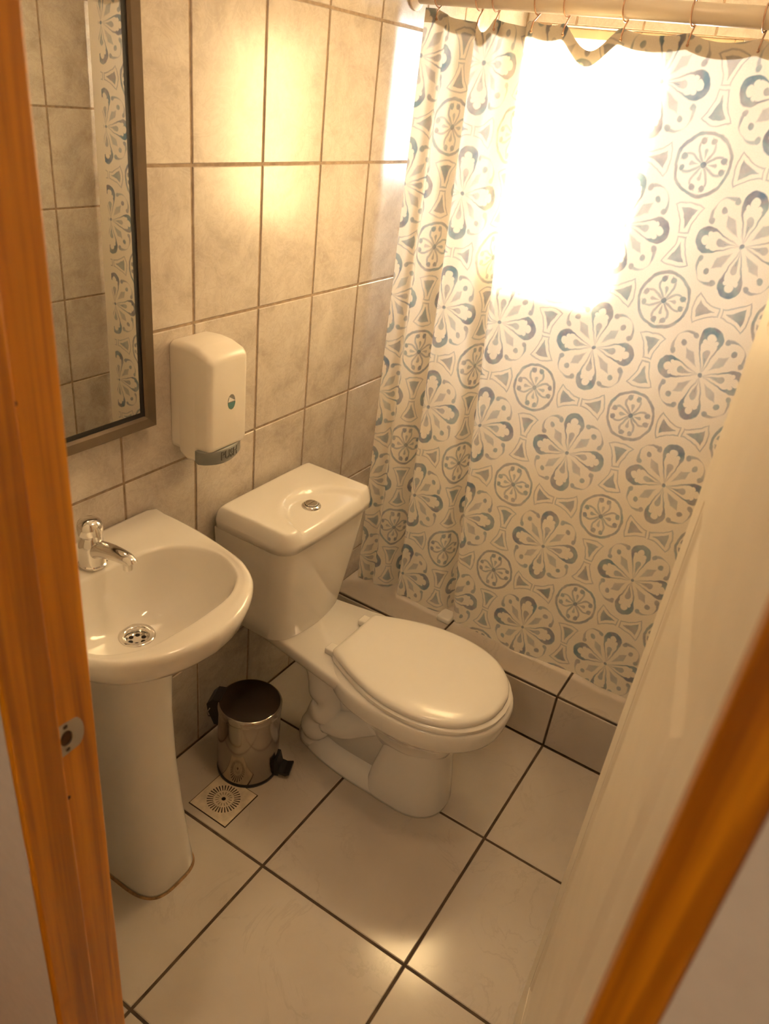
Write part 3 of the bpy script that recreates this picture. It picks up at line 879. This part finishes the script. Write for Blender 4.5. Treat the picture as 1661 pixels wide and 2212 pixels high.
bmesh.ops.create_uvsphere(bm, u_segments=18, v_segments=12, radius=1.0, matrix=Matrix.Translation((0.098, SY-0.002, zz+0.006)) @ Matrix.Rotation(math.radians(-14), 4, 'Y') @ Matrix.Diagonal((0.0085, 0.0090, 0.020, 1)))
child('tap_knob', fix_normals(bm), M['chrome'], tap, True)

# ------------------------------------------------------------------ toilet
TY = 0.598
toilet = empty('toilet', (0.4, TY, 0.0)); tag(toilet, 'white close-coupled toilet with its lid closed and tank against the wall', 'toilet')
bm = bmesh.new()
N = 64
def ov(z, x0, x1, hw, e=2.2, eb=2.6, c=0.50): return oval(lerp(x0, x1, c), TY, z, x1-lerp(x0, x1, c), lerp(x0, x1, c)-x0, hw, N, e, eb)
# bowl: rim and shell down to the throat
rings = [ov(0.170, 0.44, 0.646, 0.074), ov(0.205, 0.43, 0.656, 0.090), ov(0.245, 0.40, 0.674, 0.110), ov(0.285, 0.36, 0.710, 0.140), ov(0.310, 0.34, 0.738, 0.160), ov(0.324, 0.325, 0.752, 0.170),
         ov(0.330, 0.315, 0.764, 0.1765), ov(0.336, 0.310, 0.766, 0.178), ov(0.372, 0.305, 0.772, 0.181), ov(0.380, 0.307, 0.769, 0.179), ov(0.3845, 0.315, 0.766, 0.176)]
loft(bm, rings, True, True)
# front foot of the pedestal
rings = [ov(0.0, 0.452, 0.668, 0.094, 2.3, 5), ov(0.010, 0.452, 0.669, 0.095, 2.3, 5), ov(0.08, 0.464, 0.661, 0.091, 2.3, 5), ov(0.15, 0.482, 0.652, 0.088, 2.3, 5), ov(0.205, 0.494, 0.648, 0.084, 2.3, 5), ov(0.25, 0.50, 0.640, 0.080, 2.3, 4)]
loft(bm, rings, True, True)
# long low plinth and the rear web between foot and wall outlet
rings = [ov(0.0, 0.19, 0.65, 0.092, 2.3, 2.3, 0.62), ov(0.010, 0.19, 0.65, 0.092, 2.3, 2.3, 0.62), ov(0.034, 0.205, 0.65, 0.082, 2.3, 2.3, 0.62), ov(0.05, 0.22, 0.64, 0.060, 2.3, 2.3, 0.62)]
loft(bm, rings, True, True)
rings = [ov(0.03, 0.27, 0.60, 0.046, 3, 3), ov(0.20, 0.30, 0.60, 0.046, 3, 3), ov(0.30, 0.27, 0.60, 0.075, 3, 3), ov(0.345, 0.20, 0.60, 0.115, 3, 3)]
loft(bm, rings, True, True)
# trapway: bulging S on either side of the web
for s in (-1, 1):
    p = catmull([(0.250, TY+s*0.030, 0.335), (0.255, TY+s*0.036, 0.27), (0.285, TY+s*0.040, 0.215), (0.300, TY+s*0.042, 0.17), (0.270, TY+s*0.042, 0.125), (0.265, TY+s*0.040, 0.075), (0.250, TY+s*0.030, 0.02)], 6)
    add_tube(bm, p, [0.040 + 0.006*math.sin(i*0.7) for i in range(len(p))], 20)
    p = catmull([(0.30, TY+s*0.036, 0.115), (0.355, TY+s*0.042, 0.135), (0.400, TY+s*0.036, 0.165), (0.45, TY+s*0.03, 0.20)], 6)
    add_tube(bm, p, 0.040, 20)
# deck that carries the tank
def rr_plan(z, x0, x1, hw0, hw1, r=0.02, n=5):
    out = []
    for (cx_, cy_, a0) in ((x1-r, hw1-r, 0), (x0+r, hw0-r, 90), (x0+r, -hw0+r, 180), (x1-r, -hw1+r, 270)):
        for k in range(n+1):
            t = math.radians(a0+90*k/n); out.append(Vector((cx_ + r*math.cos(t), TY + cy_ + r*math.sin(t), z)))
    return out
loft(bm, [rr_plan(0.315, 0.09, 0.40, 0.080, 0.110), rr_plan(0.345, 0.07, 0.42, 0.100, 0.150), rr_plan(0.376, 0.065, 0.43, 0.106, 0.160), rr_plan(0.384, 0.072, 0.43, 0.100, 0.155)], True, True)
child('bowl', fix_normals(bm), M['ceramic'], toilet, True)
# seat ring and lid
SP = [(0.0, 0.0), (0.0, 0.050), (0.0, 0.086), (0.006, 0.099), (0.030, 0.112), (0.090, 0.140), (0.160, 0.163), (0.230, 0.171), (0.300, 0.163), (0.360, 0.138), (0.402, 0.098), (0.426, 0.050), (0.433, 0.0)]
def seat_out(z, g, x0=0.330, y0=TY-0.004, ln_=0.0):
    c = catmull([Vector((x, y, 0)) for x, y in SP], 5)
    pts = [(p.x, p.y) for p in c] + [(p.x, -p.y) for p in reversed(c[1:-1])]
    cx_ = 0.216; out = []
    for x, y in pts:
        k = math.hypot(x-cx_, y); f = max(0.05, 1-g/k)
        out.append(Vector((x0 + cx_ + (x-cx_)*f + ln_*(x > cx_), y0 + y*f, z)))
    return out
bm = bmesh.new(); loft(bm, [seat_out(0.385, 0.006), seat_out(0.388, 0.0), seat_out(0.398, -0.001), seat_out(0.402, 0.003)], True, True)
shade_auto(child('seat', fix_normals(bm), M['seat'], toilet), 50)
bm = bmesh.new()
lid = [seat_out(0.4025, 0.006, 0.325), seat_out(0.4045, 0.003, 0.325), seat_out(0.412, 0.0035, 0.325), seat_out(0.4175, 0.0075, 0.325), seat_out(0.4205, 0.016, 0.325), seat_out(0.4225, 0.04, 0.325), seat_out(0.4245, 0.10, 0.325)]
loft(bm, lid, True, True)
child('lid', fix_normals(bm), M['seat'], toilet, True)
for s in (-1, 1):
    child('hinge', box(0.300, 0.345, TY+s*0.075-0.016, TY+s*0.075+0.016, 0.384, 0.402, 0.004, 3), M['seat'], toilet, True)
# tank
def tk(z, x0, x1, hw, bow, n=28):
    """tank section with a bowed front"""
    out = []
    r = 0.042; t0 = 1 - r/hw
    for k in range(n+1):                                  # front from -hw to +hw, rounded corners
        t = math.sin(math.pi/2*(-1 + 2*k/n))
        q = max(0.0, (abs(t)-t0)/(1-t0))
        out.append(Vector((x1 - bow*t*t - r*(1-math.sqrt(max(0.0, 1-q*q))), TY-0.001 + t*hw, z)))
    for k in range(1, 5): out.append(Vector((lerp(x1-bow-r, x0, k/4), TY-0.001+hw*(1-0.02*k/4), z)))
    for k in range(1, n): out.append(Vector((x0, TY-0.001 + lerp(hw*0.98, -hw*0.98, k/n), z)))
    for k in range(4, 0, -1): out.append(Vector((lerp(x1-bow-r, x0, k/4), TY-0.001-hw*(1-0.02*k/4), z)))
    return out
bm = bmesh.new()
loft(bm, [tk(0.3815, 0.03, 0.206, 0.136, 0.026), tk(0.3855, 0.022, 0.212, 0.142, 0.026), tk(0.45, 0.016, 0.219, 0.152, 0.022), tk(0.55, 0.010, 0.228, 0.166, 0.016), tk(0.63, 0.008, 0.233, 0.175, 0.010), tk(0.675, 0.008, 0.236, 0.179, 0.008), tk(0.6785, 0.012, 0.231, 0.174, 0.008)], True, True)
shade_auto(child('tank', fix_normals(bm), M['ceramic'], toilet), 50)
# tank lid: height field with a dished sail-shaped recess that opens to the front
bm = bmesh.new(); GX, GY = 40, 60
LX0, LX1, LHW, LYC = 0.006, 0.244, 0.1855, TY-0.001
grid = []
for j in range(GY+1):
    b_ = math.sin(math.pi/2*(-1 + 2*j/GY)); row = []
    for i in range(GX+1):
        a_ = math.sin(math.pi/2*(-1 + 2*i/GX))
        fx = (LX1-LX0)/2; rc = 0.040
        def inset(other, half):                      # how far a corner of radius rc pulls the edge in
            d = max(0.0, abs(other)*half-(half-rc)); return rc-math.sqrt(max(0.0, rc*rc-d*d))
        x = (LX0+LX1)/2 + a_*(fx-inset(b_, LHW)*(0.5 if a_ < 0 else 1.0)) - 0.006*b_*b_*(a_ > 0)*a_
        y = LYC + b_*(LHW-inset(a_, fx)*(0.5 if a_ < 0 else 1.0)*0.0)
        ed = min((1-abs(a_))*fx, (1-abs(b_))*LHW)
        e = min(1, ed/0.020); rnd = 1-(1-e)**2.2
        z = 0.702 + 0.033*rnd + 0.003*(1-b_*b_)*(1-a_*a_)
        d = math.hypot((x-0.252)/0.146, (y-(TY-0.002))/0.136)
        m_ = min(1, max(0, (1.0-d)/0.13)); m_ = m_*m_*(3-2*m_)
        z -= m_*0.013*(0.35+0.65*rnd)
        row.append(bm.verts.new((x, y, z)))
    grid.append(row)
for j in range(GY):
    for i in range(GX): bm.faces.new((grid[j][i], grid[j][i+1], grid[j+1][i+1], grid[j+1][i]))
bd = [grid[0][i] for i in range(GX+1)] + [grid[j][GX] for j in range(1, GY+1)] + [grid[GY][i] for i in range(GX-1, -1, -1)] + [grid[j][0] for j in range(GY-1, 0, -1)]
low = [bm.verts.new((v.co.x + (0.002 if v.co.x < 0.1 else 0), v.co.y, 0.6835)) for v in bd]
for k in range(len(bd)):
    q = (k+1) % len(bd); bm.faces.new((bd[q], bd[k], low[k], low[q]))
bm.faces.new(low)
child('tank_lid', fix_normals(bm), M['ceramic'], toilet, True)
BX, BY, BZ = 0.168, TY-0.006, 0.7265
bm = bmesh.new(); lathe(bm, [(0, BZ-0.006), (0.0245, BZ-0.006), (0.0245, BZ), (0.0225, BZ+0.003), (0.018, BZ+0.0045), (0.0172, BZ+0.002), (0, BZ+0.002)], BX, BY, 40)
fb = child('flush_button', fix_normals(bm), M['chrome'], toilet); shade_auto(fb, 40)
for s in (-1, 1):
    bm = bmesh.new(); pts = []
    for k in range(17):
        a = math.radians(-90 + 180*k/16); pts.append((s*(0.0006 + 0.0158*math.cos(a)), 0.0162*math.sin(a)))
    vsx = [(p, BZ+0.002) for p in pts]
    loft(bm, [[Vector((BX+p[0]*f, BY+p[1]*f, z)) for p in pts] for f, z in ((1, BZ+0.001), (1, BZ+0.0062), (0.9, BZ+0.0078))], False, True)
    shade_auto(child('half_button', fix_normals(bm), M['chrome'], fb), 40)

# ------------------------------------------------------------------ pedal bin
CX, CY, BR, BH = 0.166, 0.386, 0.081, 0.222
pbin = empty('pedal_bin', (CX, CY, 0.0)); tag(pbin, 'small round stainless steel pedal bin between basin and toilet', 'bin')
bm = bmesh.new(); lathe(bm, [(0, 0.004), (BR-0.002, 0.004), (BR, 0.010), (BR, BH-0.008), (BR-0.002, BH-0.004), (0, BH-0.004)], CX, CY, 64)
shade_auto(child('body', fix_normals(bm), M['steel'], pbin), 40)
bm = bmesh.new(); lathe(bm, [(0, 0.0005), (BR+0.001, 0.0005), (BR+0.0018, 0.006), (BR+0.0002, 0.0115), (BR-0.004, 0.0115)], CX, CY, 64)
child('base_ring', fix_normals(bm), M['black'], pbin, True)
bm = bmesh.new(); lathe(bm, [(BR-0.003, BH-0.010), (BR+0.0018, BH-0.010), (BR+0.0022, BH+0.006), (BR, BH+0.0095), (BR-0.003, BH+0.0105)], CX, CY, 64)
lidb = child('lid_rim', fix_normals(bm), M['steel'], pbin); shade_auto(lidb, 50)
bm = bmesh.new(); lathe(bm, [(BR-0.003, BH+0.0105), (BR*0.6, BH+0.0135), (0, BH+0.0145)], CX, CY, 64)
child('lid', fix_normals(bm), M['darksteel'], pbin, True)
PA = math.radians(22)
def rot_bm(bm):
    bmesh.ops.rotate(bm, verts=bm.verts, cent=(0, 0, 0), matrix=Matrix.Rotation(PA, 3, 'Z'))
    bmesh.ops.translate(bm, verts=bm.verts, vec=(CX, CY, 0)); return bm
# hinge housing at the back
bm = bmesh.new()
prof = [(-BR+0.010, 0.234), (-BR-0.012, 0.232), (-BR-0.026, 0.215), (-BR-0.024, 0.196), (-BR-0.006, 0.150), (-BR+0.006, 0.150)]
loft(bm, [[Vector((x, y, z)) for x, z in prof] for y in (-0.027, -0.023, 0.023, 0.027)], True, True)
child('hinge_housing', rot_bm(fix_normals(bm)), M['black'], pbin)
bm = bmesh.new(); add_tube(bm, catmull([(-BR-0.016, -0.028, 0.205), (-BR-0.024, -0.027, 0.185), (-BR-0.022, -0.020, 0.168), (-BR-0.012, 0.0, 0.163), (-BR-0.022, 0.020, 0.168), (-BR-0.024, 0.027, 0.185), (-BR-0.016, 0.028, 0.205)], 5), 0.0016, 8)
child('carry_wire', rot_bm(fix_normals(bm)), M['chrome'], pbin, True)
# pedal: housing and tread
bm = bmesh.new()
prof = [(BR-0.006, 0.004), (BR+0.010, 0.004), (BR+0.012, 0.022), (BR+0.004, 0.060), (BR-0.006, 0.062)]
loft(bm, [[Vector((x, y, z)) for x, z in prof] for y in (-0.020, 0.020)], True, True)
child('pedal_housing', rot_bm(fix_normals(bm)), M['black'], pbin)
bm = bmesh.new()
prof = [(BR+0.006, 0.016), (BR+0.030, 0.012), (BR+0.041, 0.020), (BR+0.040, 0.026), (BR+0.024, 0.021), (BR+0.006, 0.026)]
loft(bm, [[Vector((x, y, z)) for x, z in prof] for y in (-0.023, 0.023)], True, True)
child('pedal', rot_bm(fix_normals(bm)), M['black'], pbin)

# ------------------------------------------------------------------ floor drain
DX, DY, DH = 0.1945, 0.2600, 0.0600
dn = empty('floor_drain', (DX, DY, 0.0)); tag(dn, 'square floor drain grate with radial slots in front of the pedal bin', 'drain')
child('slot_shade_sheet', box(DX-DH-0.0022, DX+DH+0.0022, DY-DH-0.0022, DY+DH+0.0022, 0.0002, 0.0009), M['pit'], dn)  # black sheet: dark border, and painted shade seen through the slots
bm = bmesh.new(); z = 0.0021
slots = 32
angs = []
for k in range(slots):
    a = 2*math.pi*k/slots; w = 2*math.pi/slots
    angs += [(a, True), (a + w*0.36, False)]
def pr(r): return [bm.verts.new((DX + r*math.cos(a), DY + r*math.sin(a), z)) for a, _ in angs]
radii = [0.0055, 0.0125, 0.0215, 0.0265, 0.0430]
R_ = [pr(r) for r in radii]; n = len(angs)
sq = []
for a, _ in angs:
    c, s = math.cos(a), math.sin(a); k = DH/max(abs(c), abs(s)); sq.append(bm.verts.new((DX+k*c, DY+k*s, z)))
R_.append(sq)
for b in range(5):
    for i in range(n):
        j = (i+1) % n
        if b == 3 and angs[i][1]: continue
        if b == 1 and angs[i][1] and (i//2) % 2 == 0: continue
        bm.faces.new((R_[b][i], R_[b][j], R_[b+1][j], R_[b+1][i]))
child('grate', fix_normals(bm), M['drainplate'], dn)
bm = bmesh.new()
e = DH
for (a, b, c, d) in rect_minus((DX-e-0.0012, DX+e+0.0012, DY-e-0.0012, DY+e+0.0012), (DX-e, DX+e, DY-e, DY+e)):
    add_box(bm, a, b, c, d, 0.0009, 0.0019)
child('rusty_edge', bm, M['rust'], dn)
